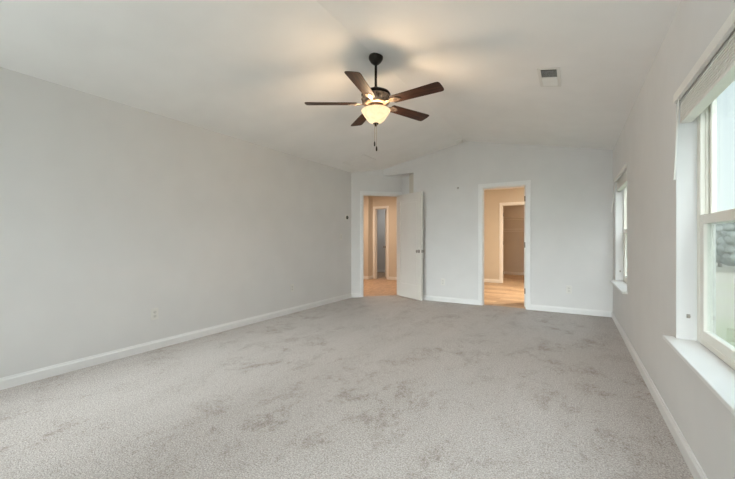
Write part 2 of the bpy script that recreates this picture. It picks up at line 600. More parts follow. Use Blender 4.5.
def wall_y(name, m, y0, y1, x0, x1, top, holes=()):
    """wall in a plane of constant y; top is a height or a function of x"""
    f = top if callable(top) else (lambda x: top)
    b = MB()
    cs = {x0, x1, *[h[0] for h in holes], *[h[1] for h in holes]}
    if callable(top) and x0 < RX < x1: cs.add(RX)
    cuts = sorted(cs)
    for a, c in zip(cuts, cuts[1:]):
        hs = [h for h in holes if h[0] <= a and c <= h[1]]
        spans = [(-0.05, None)] if not hs else []
        for h in hs:
            if h[2] > -0.05: spans.append((-0.05, h[2]))
            spans.append((h[3], None))
        for lo, hi in spans:
            if hi is None:
                b.prism([(a, lo), (c, lo), (c, f(c)), (a, f(a))], y0, y1, 'y')
            else:
                b.box(a, y0, lo, c, y1, hi)
    return struct(b.build(name, m))


WIN = [(1.43, 2.615), (4.68, 5.85)]                      # windows of the right wall, along y
SILL, HEAD = 0.56, 1.97
RW = 0.165                                              # right wall thickness
wall_x('wall_left', M['wall'], L - WT, L, NEAR - 0.15, A0.y, EAVE)
wall_x('wall_right', M['wall'], R, R + RW, NEAR - 0.15, B + WT, EAVE,
       [(WIN[0][0], WIN[0][1], SILL, HEAD), (WIN[1][0], WIN[1][1], SILL, HEAD)])
wall_y('wall_back', M['wall'], B, B + WT, NOOK_X, R, vault, [(BD0, BD1, -0.05, BDH)])
NOOK_H = 2.41
hx = L + (B - A0.y) - 0.02
wall_y('wall_header', M['wall'], B, B + 0.12, hx, NOOK_X, vault, [(hx, NOOK_X, -0.05, NOOK_H)])
ADDED_REARWIN = [(-3.6, -1.95), (-1.45, 0.2)]  # added unseen openings that bring more daylight into the room
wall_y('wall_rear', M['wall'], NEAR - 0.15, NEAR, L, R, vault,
       [(a, c, SILL, HEAD + 0.1) for a, c in ADDED_REARWIN])
# angled wall with the hall doorway, built along its own axis
mang = Matrix.Translation(A0) @ Matrix.Rotation(PI / 4, 4, 'Z')
b = MB()
tcross = (B - A0.y) * math.sqrt(2)
DH = 2.035
b.box(0, 0, -0.05, T_OPEN0, WT, DH, mtx=mang)
b.box(T_OPEN0 + OPEN_W, 0, -0.05, A_LEN, WT, DH, mtx=mang)
b.prism([(0, DH), (A_LEN, DH), (A_LEN, EAVE + SLOPE * tcross * .7), (tcross, vault(L + B - A0.y)), (0, EAVE)], 0, WT, 'y',
        mtx=mang)
struct(b.build('wall_angled', M['wall']))
struct(MB().box(p_end.x, NOOK_Y, -0.05, NOOK_X + 0.02, NOOK_Y + 0.1, 2.5).build('wall_nook', M['wall']))
struct(MB().box(NOOK_X, B + WT, -0.05, NOOK_X + 0.1, NOOK_Y + 0.1, 2.5).build('wall_return', M['wall']))
struct(MB().prism([(hx, B + 0.12), (NOOK_X, B + 0.12), (NOOK_X, NOOK_Y), (p_end.x, NOOK_Y)], NOOK_H, NOOK_H + 0.1)
       .build('ceiling_nook', M['ceiling']))
# vaulted ceiling: two sloped slabs
c = MB()
xo, xi = L - WT, R + RW
prof = [(xo, EAVE - SLOPE * WT), (RX, vault(RX)), (xi, EAVE - SLOPE * RW),
        (xi, EAVE + 0.12), (RX, vault(RX) + 0.12), (xo, EAVE + 0.12)]
prof = [(L, EAVE), (RX, vault(RX)), (R, EAVE), (R + RW, EAVE), (R + RW, EAVE + 0.12), (RX, vault(RX) + 0.12),
        (L - WT, EAVE + 0.12), (L - WT, EAVE)]
c.prism(prof, NEAR - 0.15, B + WT, 'y')
struct(c.build('ceiling', M['ceiling']))

# bathroom, closet and hall shells
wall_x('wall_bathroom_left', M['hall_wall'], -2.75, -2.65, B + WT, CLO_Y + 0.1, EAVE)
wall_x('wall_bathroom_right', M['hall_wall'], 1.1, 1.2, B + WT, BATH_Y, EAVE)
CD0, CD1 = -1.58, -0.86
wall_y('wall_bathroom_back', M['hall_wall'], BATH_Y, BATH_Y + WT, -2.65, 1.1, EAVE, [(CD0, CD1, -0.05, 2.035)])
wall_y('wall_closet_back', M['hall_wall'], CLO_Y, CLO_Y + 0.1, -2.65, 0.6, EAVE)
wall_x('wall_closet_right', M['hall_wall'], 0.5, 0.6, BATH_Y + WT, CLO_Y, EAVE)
struct(MB().box(-2.75, B + WT, EAVE, 1.2, CLO_Y + 0.1, EAVE + 0.1).build('ceiling_bathroom', M['ceiling']))
HALL_Y = 8.85
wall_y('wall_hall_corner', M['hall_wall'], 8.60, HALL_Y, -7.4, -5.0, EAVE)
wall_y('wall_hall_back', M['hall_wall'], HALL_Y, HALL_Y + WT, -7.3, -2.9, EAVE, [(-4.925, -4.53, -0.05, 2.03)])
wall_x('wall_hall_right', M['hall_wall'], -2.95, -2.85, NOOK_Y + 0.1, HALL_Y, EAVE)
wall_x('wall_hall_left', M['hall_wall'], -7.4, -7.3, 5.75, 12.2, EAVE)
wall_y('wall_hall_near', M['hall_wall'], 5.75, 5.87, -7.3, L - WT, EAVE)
wall_y('wall_far_room', M['wall'], 10.7, 10.8, -7.3, -2.9, EAVE)
wall_x('wall_far_room_right', M['wall'], -3.4, -3.3, HALL_Y + WT, 10.7, EAVE)
struct(MB().prism([(-7.4, 5.75), (L - WT, 5.75), (ang(0, WT).x, ang(0, WT).y), (ang(A_LEN, WT).x, ang(A_LEN, WT).y),
                   (-2.85, NOOK_Y + 0.1), (-2.85, 12.3), (-7.4, 12.3)], EAVE, EAVE + 0.1).build('ceiling_hall', M['ceiling']))

# added unseen block shaped like a house wing, shades the right windows from behind
struct(MB().box(R + RW, -9.0, -3.3, 5.6, -1.1, 2.7).prism([(R + RW, 2.7), (5.9, 2.7), (3.2, 4.2)], -9.3, -0.9, 'y')
       .build('wing_light_block', M['light_block_grey']))

# ------------------------------------------------------------------ trim
BH, BT = 0.088, 0.014
bb_prof = [(0, 0), (BT, 0), (BT, BH - 0.022), (BT * 0.62, BH - 0.012), (BT * 0.5, BH), (0, BH)]   # (out from wall, z)


def board(name, p, q, out, material=None):
    """baseboard from p to q on a wall whose room side lies in direction out"""
    p, q, out = Vector((*p, 0)), Vector((*q, 0)), Vector((*out, 0)).normalized()
    d = (q - p); ln = d.length; d.normalize()
    m = Matrix((out.to_4d(), d.to_4d(), Vector((0, 0, 1, 0)), Vector((0, 0, 0, 1)))).transposed()
    m[0][3], m[1][3], m[2][3] = p.x, p.y, 0
    for r in range(3): m[r][0] = out[r]; m[r][1] = d[r]
    m[3][0] = m[3][1] = m[3][2] = 0; m[3][3] = 1
    return struct(MB().prism(bb_prof, 0, ln, 'y', mtx=m).build(name, material or M['trim']))


CW, CT = 0.058, 0.017                                   # casing width and thickness
board('baseboard_left', (L, NEAR), (L, A0.y), (1, 0))
board('baseboard_right', (R, B), (R, NEAR), (-1, 0))
board('baseboard_back', (NOOK_X, B), (BD0 - CW, B), (0, -1))
board('baseboard_back_right', (BD1 + CW, B), (R, B), (0, -1))
board('baseboard_rear', (R, NEAR), (L, NEAR), (0, 1))
pa, pb = ang(0), ang(T_OPEN0 - CW)
board('baseboard_angled', (pa.x, pa.y), (pb.x, pb.y), (NRM.x, NRM.y))
board('baseboard_nook', (p_end.x, NOOK_Y), (NOOK_X, NOOK_Y), (0, -1))
board('baseboard_bathroom', (-2.65, BATH_Y), (CD0 - CW, BATH_Y), (0, -1))
board('baseboard_bathroom_right', (CD1 + CW, BATH_Y), (1.1, BATH_Y), (0, -1))
board('baseboard_bathroom_left', (-2.65, B + WT), (-2.65, BATH_Y), (1, 0))
board('baseboard_closet', (-2.65, CLO_Y), (0.5, CLO_Y), (0, -1))
board('baseboard_hall_corner', (-7.3, 8.6), (-5.0, 8.6), (0, -1))
board('baseboard_hall_side', (-5.0, 8.6), (-5.0, HALL_Y), (1, 0))
board('baseboard_hall_back', (-4.53 + CW, HALL_Y), (-2.95, HALL_Y), (0, -1))
board('baseboard_far_room', (-7.3, 10.7), (-3.4, 10.7), (0, -1))


def frame_parts(w, h, depth, both=True):
    """door frame in its own axes: x along the wall from 0 to w, y into the wall, z up"""
    cas = MB()
    sides = (0, 1) if both else (0,)
    for s in sides:
        y0, y1 = (-CT, 0.0) if s == 0 else (depth, depth + CT)
        for x0, x1 in ((-CW, 0.006), (w - 0.006, w + CW)):
            cas.box(x0, y0, 0, x1, y1, h + CW, bevel=0.004)
        cas.box(-CW + 0.001, y0 + 0.001, h - 0.006, w + CW - 0.001, y1 - 0.001, h + CW - 0.001, bevel=0.004)
    jam = MB()
    jt = 0.014
    jam.box(0, 0.001, 0, jt, depth - 0.001, h)
    jam.box(w - jt, 0.001, 0, w, depth - 0.001, h)
    jam.box(0, 0.0015, h - jt, w, depth - 0.0015, h)
    st = MB()
    sy0, sy1 = depth * 0.42, depth * 0.42 + 0.03
    st.box(jt, sy0, 0, jt + 0.01, sy1, h - jt)
    st.box(w - jt - 0.01, sy0, 0, w - jt, sy1, h - jt)
    st.box(jt, sy0, h - jt - 0.01, w - jt, sy1, h - jt)
    return cas, jam, st


def door_frame(name, loc, rz, w, h, depth, label, hinges=None):
    root = empty(name, loc, (0, 0, rz))
    struct(root, label)
    cas, jam, st = frame_parts(w, h, depth)
    cas.build('casing', M['trim'], root)
    jam.build('jamb', M['trim'], root)
    st.build('door_stop', M['trim'], root)
    for hg in hinges or []:
        hb = MB(); hb.box(*hg, bevel=0.0015)
        hb.lathe([(0, hg[2]), (0.010, hg[2]), (0.010, hg[5]), (0, hg[5])], 12, Matrix.Translation((0.022, hg[4], 0)))
        hb.build('hinge', M['hinge'], root)
    return root


door_frame('trim_1', A0 + DIR * T_OPEN0, PI / 4, OPEN_W, DH, WT, 'white casing of the angled hall doorway')
door_frame('trim_2', (BD0, B, 0), 0, BD1 - BD0, BDH, WT, 'white casing of the bathroom doorway')
door_frame('trim_3', (CD0, BATH_Y, 0), 0, CD1 - CD0, 2.035, WT, 'white casing of the closet doorway',
           hinges=[(0.014, 0.075, z, 0.0175, 0.112, z + 0.09) for z in (0.22, 1.0, 1.75)])
door_frame('trim_4', (-4.925, HALL_Y, 0), 0, 0.395, 2.03, WT, 'pale casing of the doorway across the hall')


# ------------------------------------------------------------------ doors
def door_leaf(root, w, h, t, knob_side_x, knob=True):
    """panel door, x from 0 (hinge) to w, y from 0 to -t, z up"""
    b = MB()
    st, tr, br_ = 0.11, 0.135, 0.262
    z0 = 0.012
    b.box(0, -t, z0, st, 0, h)
    b.box(w - st, -t, z0, w, 0, h)
    b.box(st, -t, z0, w - st, 0, z0 + br_)
    b.box(st, -t, h - tr, w - st, 0, h)
    b.build('slab', M['door'], root)
    lo, hi = z0 + br_, h - tr
    p = MB()
    g = 0.018
    p.box(st, -t + 0.009, lo, w - st, -0.009, hi)
    p.box(st + g + 0.02, -t + 0.004, lo + g + 0.02, w - st - g - 0.02, -0.004, hi - g - 0.02, bevel=0.003)
    p.build('panel', M['door'], root)
    if knob:
        k = MB()
        for s in (-1, 1):
            y = -t if s < 0 else 0
            mt = Matrix.Translation((knob_side_x, y, 0.918)) @ Matrix.Rotation(PI / 2 if s < 0 else -PI / 2, 4, 'X')
            k.lathe([(0, 0), (0.032, 0), (0.032, 0.006), (0.026, 0.010), (0.011, 0.012), (0.010, 0.030), (0.020, 0.036),
                     (0.027, 0.047), (0.027, 0.056), (0.018, 0.064), (0, 0.066)], 24, mt)
        ko = k.build('knob', M['nickel'], root)
        lt = MB().box(w - 0.001, -t / 2 - 0.0125, 0.89, w + 0.0015, -t / 2 + 0.0125, 0.947, bevel=0.0005)
        lt.box(w, -t / 2 - 0.008, 0.910, w + 0.009, -t / 2 + 0.008, 0.927, bevel=0.002)
        lt.build('latch', M['nickel'], root)
    return root


HPX = ang(T_OPEN0 + OPEN_W - 0.016)
# leaf end where it stands beside the recess
LEAF_W = 0.77
leaf_a = math.radians(-29.6)
d1 = empty('door_1', (HPX.x, HPX.y, 0), (0, 0, leaf_a))
struct(d1, 'white panel door standing open into the bedroom')
door_leaf(d1, LEAF_W, 2.02, 0.035, LEAF_W - 0.065)
for z in (0.2, 1.0, 1.78):
    MB().lathe([(0, z), (0.007, z), (0.007, z + 0.09), (0, z + 0.09)], 12,
               Matrix.Translation((-0.002, 0.006, 0))).build('hinge', M['hinge'], d1)

d2 = empty('door_2', (BD1 - 0.018, B + WT + 0.024, 0), (0, 0, PI / 2 - 0.02))
struct(d2, 'bathroom door swung in, its hinge edge showing')
# leaf runs away from the viewer; local x = +y, local -y = +x, so shift it to the opening side
door_leaf(d2, 0.65, 2.02, 0.035, 0.59)
for ch in d2.children: ch.location.y += 0.035
for z in (0.23, 1.0, 1.77):
    hb = MB().box(-0.0025, 0.004, z, 0.0005, 0.033, z + 0.09, bevel=0.0005)
    hb.lathe([(0, z), (0.0065, z), (0.0065, z + 0.09), (0, z + 0.09)], 12, Matrix.Translation((-0.006, 0.0, 0)))
    hb.build('hinge', M['hinge'], d2)

d3 = empty('door_3', (-4.53 - 0.018, HALL_Y + WT + 0.004, 0), (0, 0, PI / 2 + 0.72))
struct(d3, 'white door ajar in the doorway across the hall')
door_leaf(d3, 0.40, 2.01, 0.035, 0.34)


# ------------------------------------------------------------------ windows
def make_window(idx, y0, y1, label, x_wall=R, flip=False):
    """double hung window in the right wall; local x points outdoors, local y along the wall"""
    root = empty('window_%d' % idx, (x_wall, y0, 0))
    struct(root, label)
    w = y1 - y0
    fx0, fx1 = 0.088, 0.152
    fw = 0.042
    z0, z1 = SILL + 0.012, HEAD
    f = MB()
    f.box(fx0, 0, z0, fx1, fw, z1, bevel=0.003)
    f.box(fx0, w - fw, z0, fx1, w, z1, bevel=0.003)
    f.box(fx0 + .001, fw - .003, z1 - fw, fx1 - .001, w - fw + .003, z1, bevel=0.003)
    f.box(fx0 + .001, fw - .003, z0, fx1 - .001, w - fw + .003, z0 + 0.03, bevel=0.003)
    # jamb tracks beside the upper sash
    for yy in (fw, w - fw):
        s = 1 if yy == fw else -1
        f.box(fx0 + 0.002, min(yy, yy + s * 0.012), 1.235, fx0 + 0.014, max(yy, yy + s * 0.012), z1 - fw)
        f.box(fx0 + 0.026, min(yy, yy + s * 0.009), 1.235, fx0 + 0.036, max(yy, yy + s * 0.009), z1 - fw)
    f.build('window_frame', M['vinyl'], root)

    def sash(xa, xb, za, zb, st, top, bot, nm):
        s = MB()
        e = 0.002
        s.box(xa, fw - .004 + e, za, xb, fw + st, zb, bevel=0.004)
        s.box(xa, w - fw - st, za, xb, w - fw + .004 - e, zb, bevel=0.004)
        s.box(xa + .001, fw + st - .004, zb - top, xb - .001, w - fw - st + .004, zb, bevel=0.004)
        s.box(xa + .001, fw + st - .004, za, xb - .001, w - fw - st + .004, za + bot, bevel=0.004)
        so = s.build('sash', M['vinyl'], root)
        so['label'] = nm
        xm = (xa + xb) / 2
        g = MB().box(xm - 0.003, fw + st - .006, za + bot - .006, xm + 0.003, w - fw - st + .006, zb - top + .006)
        g.build('pane', M['glass'], so)
        return so
    lower = sash(fx0 + 0.002, fx0 + 0.036, z0 + 0.022, 1.270, 0.06, 0.05, 0.055, 'lower sash')
    sash(fx0 + 0.038, fx0 + 0.062, 1.216, z1 - 0.03, 0.038, 0.04, 0.05, 'upper sash')
    lk = MB()
    lk.box(fx0 + 0.006, w / 2 - 0.03, 1.270, fx0 + 0.032, w / 2 + 0.03, 1.280, bevel=0.003)
    lk.lathe([(0, 0), (0.011, 0), (0.011, 0.008), (0, 0.010)], 16, Matrix.Translation((fx0 + 0.02, w / 2, 1.280)))
    lk.build('sash_lock', M['vinyl'], lower)
    sc_ = MB().box(fx1 - 0.010, fw - .002, z0 + 0.03, fx1 - 0.009, w - fw + .002, 1.25)
    sc_.build('insect_screen', M['mesh'], root)
    # stool with horns, and drywall returns are the wall itself
    st = MB()
    st.prism([(-0.052, -0.055), (0.0, -0.055), (0.0, 0.0), (0.09, 0.0), (0.09, w), (0.0, w), (0.0, w + 0.055), (-0.052, w + 0.055)],
             SILL - 0.010, SILL + 0.012, 'z', bevel=0.004)
    st.build('window_sill', M['trim'], root)
    return root


make_window(1, WIN[0][0], WIN[0][1], 'large double hung window nearest the viewer')
make_window(2, WIN[1][0], WIN[1][1], 'double hung window near the back corner')
for i, (a, cc) in enumerate(ADDED_REARWIN):
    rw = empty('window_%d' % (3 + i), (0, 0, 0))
    struct(rw, 'added unseen window behind the viewer, lets daylight in')
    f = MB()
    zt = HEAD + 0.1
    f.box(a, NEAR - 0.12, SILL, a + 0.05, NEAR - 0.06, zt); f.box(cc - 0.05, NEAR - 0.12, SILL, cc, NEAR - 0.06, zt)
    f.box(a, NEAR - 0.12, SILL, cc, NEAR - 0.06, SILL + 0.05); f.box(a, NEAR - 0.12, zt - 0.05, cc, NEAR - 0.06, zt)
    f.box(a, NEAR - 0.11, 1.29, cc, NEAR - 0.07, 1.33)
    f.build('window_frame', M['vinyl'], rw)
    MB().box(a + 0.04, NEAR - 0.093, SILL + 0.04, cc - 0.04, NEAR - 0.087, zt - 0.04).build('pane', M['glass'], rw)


# ------------------------------------------------------------------ blinds
def make_blind(y0, y1, label, lean):
    w = y1 - y0
    root = empty('window_blind', (R, y0, 0))
    tag(root, label, 'blind', 'raised faux wood blinds')
    v = MB()
    v.prism([(-0.014, 1.912), (0.004, 1.912), (0.004, 1.968), (-0.009, 1.968), (-0.014, 1.958)], 0.006, w - 0.006, 'y', bevel=0.0015)
    v.build('valance', M['blind'], root)
    MB().box(0.012, 0.01, 1.925, 0.062, w - 0.01, 1.966, bevel=0.002).build('headrail', M['blind'], root)
    s = MB()
    z = 1.812
    n = 0
    while z < 1.922:
        off = 0.0012 * ((n * 7) % 3 - 1)
        s.box(0.014 + off, 0.014, z, 0.064 + off, w - 0.014, z + 0.0030)
        z += 0.0047; n += 1
    s.build('slat_stack', M['blind'], root)
    MB().box(0.012, 0.012, 1.790, 0.066, w - 0.012, 1.810, bevel=0.004).build('bottom_rail', M['blind'], root)
    for yy in (0.14, w / 2, w - 0.14):
        ld = MB()
        ld.box(0.0125, yy - 0.001, 1.79, 0.0135, yy + 0.001, 1.925)
        ld.box(0.0665, yy - 0.001, 1.79, 0.0675, yy + 0.001, 1.925)
        ld.box(0.0125, yy - 0.001, 1.789, 0.0675, yy + 0.001, 1.7905)
        ld.build('ladder_string', M['blind'], root)
    wd = MB()
    top = Vector((-0.010, w - 0.105, 1.905)); bot = Vector((-0.010 - lean, w - 0.100, 1.462 + 0.04 * (lean > .03)))
    wd.tube([top, top.lerp(bot, .9), bot], [0.0042, 0.0042, 0.0055], 8)
    wd.tube([top + Vector((0.012, 0, 0.012)), top + Vector((0.002, 0, 0.012)), top], 0.0022, 6)
    wd.build('tilt_wand', M['blind'], root)
    for yy, s_ in ((w, -1), (0, 1)):
        br = MB()
        br.box(0.044, min(yy, yy + s_ * 0.012), 0.70, 0.060, max(yy, yy + s_ * 0.012), 0.706, bevel=0.001)
        br.box(0.044, min(yy, yy + s_ * 0.002), 0.692, 0.060, max(yy, yy + s_ * 0.002), 0.714)
        br.build('hold_down_bracket', M['nickel'], root)
    return root


make_blind(WIN[0][0], WIN[0][1], 'raised white blind at the top of the large window nearest the viewer', 0.018)
make_blind(WIN[1][0], WIN[1][1], 'raised white blind at the top of the narrow-looking window by the back corner', 0.045)

# ------------------------------------------------------------------ ceiling fan
FX, FY = RX + 0.008, 2.895
fan = empty('ceiling_fan', (FX, FY, 0))
tag(fan, 'dark five-bladed ceiling fan with lit frosted bowl light hanging from the ridge', 'ceiling fan')
ztop = vault(RX)
MB().lathe([(0, ztop - 0.004), (0.066, ztop - 0.004), (0.068, ztop - 0.02), (0.066, ztop - 0.034), (0.050, ztop - 0.062),
            (0.028, ztop - 0.082), (0.020, ztop - 0.088), (0, ztop - 0.088)], 32).build('canopy', M['bronze'], fan)
MB().tube([(0, 0, ztop - 0.08), (0, 0, 2.55)], 0.0125, 14).build('downrod', M['bronze'], fan)
MB().lathe([(0, 2.572), (0.022, 2.572), (0.026, 2.548), (0.045, 2.540), (0.10, 2.533), (0.128, 2.519), (0.138, 2.503),
            (0.138, 2.494), (0.128, 2.490), (0, 2.490)], 40).build('motor_housing', M['bronze'], fan)
fw_ = MB()
fw_.lathe([(0, 2.491), (0.126, 2.491), (0.134, 2.482), (0.127, 2.466), (0.124, 2.448), (0.131, 2.432), (0.122, 2.414), (0.095, 2.402), (0, 2.402)], 40)
for k in range(15):                                    # scalloped ornament round the band
    a = 2 * PI * k / 15
    fw_.ball((0.124 * math.cos(a), 0.124 * math.sin(a), 2.457), 0.017, 2, (1, 1, 1.1))
fw_.build('ornamental_band', M['fan_metal'], fan)
MB().lathe([(0, 2.404), (0.060, 2.404), (0.072, 2.392), (0.075, 2.376), (0.062, 2.364), (0, 2.364)], 32).build(
    'light_fitter', M['fan_metal'], fan)

BLADE_Z = 2.416
pitch = math.radians(11.5)


def blade_outline():
    pts = []
    r0, r1 = 0.175, 0.668
    hw0, hw1 = 0.055, 0.068
    n = 8
    pts.append((r0, -hw0 + 0.012)); pts.append((r0 + 0.012, -hw0))
    pts.append((r1 - 0.05, -hw1))
    for k in range(n + 1):                              # rounded outer end
        a = -PI / 2 + PI * k / n
        ca, sa = math.cos(a), math.sin(a)
        pts.append((r1 - 0.034 + 0.034 * abs(ca) ** 0.6, math.copysign(hw1 * abs(sa) ** 0.55, sa)))
    pts.append((r1 - 0.05, hw1))
    pts.append((r0 + 0.012, hw0)); pts.append((r0, hw0 - 0.012))
    out = []
    for p in pts:
        if not out or (Vector(p) - Vector(out[-1])).length > 1e-4: out.append(p)
    return out


tilt = Matrix.Rotation(-pitch, 4, 'X')
bl = MB()
bl.prism(blade_outline(), -0.003, 0.003, 'z', mtx=tilt, bevel=0.0012)
blade = bl.build('blade', M['blade'], fan, loc=(0, 0, BLADE_Z))
ir = MB()
ir.prism([(0.085, -0.020), (0.150, -0.013), (0.185, -0.034), (0.235, -0.030), (0.262, -0.010), (0.268, 0.0), (0.262, 0.010), (0.235, 0.030),
          (0.185, 0.034), (0.150, 0.013), (0.085, 0.020)], -0.009, -0.0034, 'z', mtx=tilt, bevel=0.0015)
for px_, py_ in ((0.198, -0.02), (0.198, 0.02), (0.245, 0.0)):
    ir.lathe([(0, -0.0125), (0.005, -0.012), (0.006, -0.009), (0, -0.009)], 10, tilt @ Matrix.Translation((px_, py_, 0)))
iron = ir.build('blade_bracket', M['fan_metal'], blade)
B_ANG = math.radians(-149.3)
blade.rotation_euler = (0, 0, B_ANG)
for k in range(1, 5):
    bc = blade.copy(); COL.objects.link(bc); bc.parent = fan
    bc.rotation_euler = (0, 0, B_ANG + k * 2 * PI / 5)
    ic = iron.copy(); COL.objects.link(ic); ic.parent = bc

bowl = [(0.132, 2.356), (0.138, 2.351), (0.135, 2.343), (0.121, 2.320), (0.103, 2.294), (0.082, 2.264), (0.062, 2.244), (0.040, 2.235), (0.02, 2.233)]
inner = [(r - 0.005, z + 0.004) for r, z in reversed(bowl)]
MB().lathe(bowl + inner, 40, close=True).build('bowl_shade', M['lamp_glass'], fan)
MB().lathe([(0, 2.366), (0.006, 2.366), (0.006, 2.239), (0.024, 2.236), (0.026, 2.228), (0.016, 2.219), (0.011, 2.211), (0.008, 2.204), (0, 2.201)],
           20).build('finial', M['bronze'], fan)
cr = Vector((math.cos(YAW), math.sin(YAW), 0))
for off, zb, zt in ((-0.012, 2.055, 2.366), (0.006, 2.010, 2.366)):
    p = cr * off
    q = p + Vector((cr.y, -cr.x, 0)) * 0.02
    ch = MB().tube([(q.x, q.y, zt), (q.x, q.y, zb)], 0.0016, 6)
    for k in range(24):
        z = zb + (2.25 - zb) * k / 24
        ch.ball((q.x, q.y, z), 0.0026, 1)
    cho = ch.build('pull_chain', M['chain'], fan)
    MB().lathe([(0, zb + 0.004), (0.004, zb), (0.007, zb - 0.012), (0.0075, zb - 0.036), (0.005, zb - 0.044), (0, zb - 0.046)], 14,
               Matrix.Translation((q.x, q.y, 0))).build('fob', M['bronze'], cho)


def point_light(name, loc, watts, color, radius):
    ld = bpy.data.lights.new(name, 'POINT')
    ld.energy = watts; ld.color = color; ld.shadow_soft_size = radius
    o = bpy.data.objects.new(name, ld); COL.objects.link(o); o.location = loc
    return o


def disk_light(name, loc, watts, color, size):
    ld = bpy.data.lights.new(name, 'AREA')
    ld.shape = 'DISK'; ld.size = size; ld.energy = watts; ld.color = color
    o = bpy.data.objects.new(name, ld); COL.objects.link(o); o.location = loc
    return o


WARM = (1.0, 0.71, 0.44)
for k in range(2):
    a = 0.6 + k * PI
    bulb = MB().lathe([(0, -0.03), (0.018, -0.024), (0.025, -0.006), (0.022, 0.012), (0.012, 0.03), (0.011, 0.045), (0, 0.045)], 16)
    o = bulb.build('bulb', M['lamp_glass'], fan, loc=(0.045 * math.cos(a), 0.045 * math.sin(a), 2.300))
point_light('fan_lamp', (FX, FY, 2.285), FAN_WATTS, WARM, 0.125)
disk_light('bathroom_lamp', (0.1, 7.9, EAVE - 0.03), BATH_WATTS, (1.0, 0.80, 0.57), 0.32)
disk_light('closet_lamp', (-1.0, 10.9, EAVE - 0.03), CLOSET_WATTS, (1.0, 0.62, 0.34), 0.28)
disk_light('hall_lamp', (-4.6, 7.3, EAVE - 0.03), HALL_WATTS, (1.0, 0.74, 0.52), 0.3)
disk_light('far_room_lamp', (-5.2, 9.9, EAVE - 0.03), FARROOM_WATTS, (0.95, 0.97, 0.95), 0.5)

# ------------------------------------------------------------------ ceiling register (two-way louvres)
VA = math.atan(SLOPE)


def on_ceiling(x, y):
    """matrix whose -z looks down from the ceiling at (x, y)"""
    s = VA if x > RX else -VA
    return Matrix.Translation((x, y, vault(x))) @ Matrix.Rotation(s, 4, 'Y')


vent = empty('ceiling_vent'); vent.matrix_world = on_ceiling(-0.172, 3.51)
tag(vent, 'white rectangular louvred air vent in the right ceiling slope', 'vent')
vw, vl = 0.088, 0.205
f = MB()
for x0, y0, x1, y1 in ((-vw, -vl, -0.062, vl), (0.062, -vl, vw, vl), (-0.062, -vl, 0.062, -0.176), (-0.062, 0.176, 0.062, vl),
                       (-0.062, -0.012, 0.062, 0.012)):
    f.box(x0, y0, -0.007, x1, y1, -0.0005, bevel=0.0015)
f.build('frame', M['plastic'], vent)
MB().box(-0.064, -0.178, -0.0015, 0.064, 0.178, -0.0005).build('duct_shade', M['slot'], vent)  # dark sheet painted in for the shade inside the duct
for k in range(9):
    for s in (-1, 1):
        y = s * (0.024 + k * 0.0165)
        sl = MB()
        m = Matrix.Translation((0, y, -0.0065)) @ Matrix.Rotation(math.radians(28) if s < 0 else math.radians(-32), 4, 'X')
        sl.box(-0.062, -0.0075 if s > 0 else -0.0045, -0.0006, 0.062, 0.0075 if s > 0 else 0.0045, 0.0006, mtx=m)
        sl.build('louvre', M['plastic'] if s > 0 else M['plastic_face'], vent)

panel = empty('ceiling_panel'); panel.matrix_world = on_ceiling(-3.27, 5.31)
tag(panel, 'flush off-white square panel in the ceiling near the angled doorway', 'panel')
MB().box(-0.20, -0.185, -0.006, 0.20, 0.185, -0.0005, bevel=0.002).build('panel_board', M['ceiling'], panel)
f = MB()
for x0, y0, x1, y1 in ((-0.225, -0.21, -0.198, 0.21), (0.198, -0.21, 0.225, 0.21), (-0.198, -0.21, 0.198, -0.183), (-0.198, 0.183, 0.198, 0.21)):
    f.box(x0, y0, -0.009, x1, y1, -0.0005, bevel=0.002)
f.build('panel_frame', M['ceiling'], panel)

sd = empty('smoke_detector'); sd.matrix_world = on_ceiling(-1.70, 6.09)
tag(sd, 'round white smoke detector on the ceiling ridge by the back wall', 'smoke detector')
MB().lathe([(0, 0.0), (0.068, 0.0), (0.068, -0.010), (0, -0.010)], 32).build('base_plate', M['plastic'], sd)
MB().lathe([(0, -0.009), (0.063, -0.009), (0.060, -0.028), (0.048, -0.040), (0.02, -0.044), (0, -0.044)], 32).build('cover', M['plastic'], sd)
MB().lathe([(0, -0.043), (0.007, -0.043), (0.006, -0.047), (0, -0.047)], 14, Matrix.Translation((0.02, 0.01, 0))).build('test_button', M['plastic_face'], sd)


# ------------------------------------------------------------------ wall plates
def make_outlet():
    root = empty('wall_outlet')
    MB().box(-0.037, -0.0065, -0.060, 0.037, 0.0, 0.060, bevel=0.003).build('cover_plate', M['plastic'], root)
    for z in (0.021, -0.021):
        rc = MB()
        pts = []
        for k in range(20):
            a = 2 * PI * k / 20
            pts.append((0.0172 * math.cos(a), max(-0.0135, min(0.0135, 0.0172 * math.sin(a))) + z))
        rc.prism(pts, -0.0092, -0.006, 'y')
        rco = rc.build('receptacle', M['plastic_face'], root)
        sl = MB()
        sl.box(-0.0078, -0.0098, z - 0.003, -0.0055, -0.009, z + 0.006)
        sl.box(0.0055, -0.0098, z - 0.002, 0.0078, -0.009, z + 0.005)
        sl.lathe([(0, 0), (0.0024, 0), (0.0024, 0.0008), (0, 0.0008)], 10, Matrix.Translation((0, -0.009, z - 0.0085)) @ Matrix.Rotation(PI / 2, 4, 'X'))
        sl.build('slots', M['outlet_slot'], rco)
    MB().lathe([(0, 0), (0.003, 0), (0.0025, 0.0015), (0, 0.0018)], 10, Matrix.Translation((0, -0.0065, 0)) @ Matrix.Rotation(PI / 2, 4, 'X')).build(
        'screw', M['plastic_face'], root)
    return root


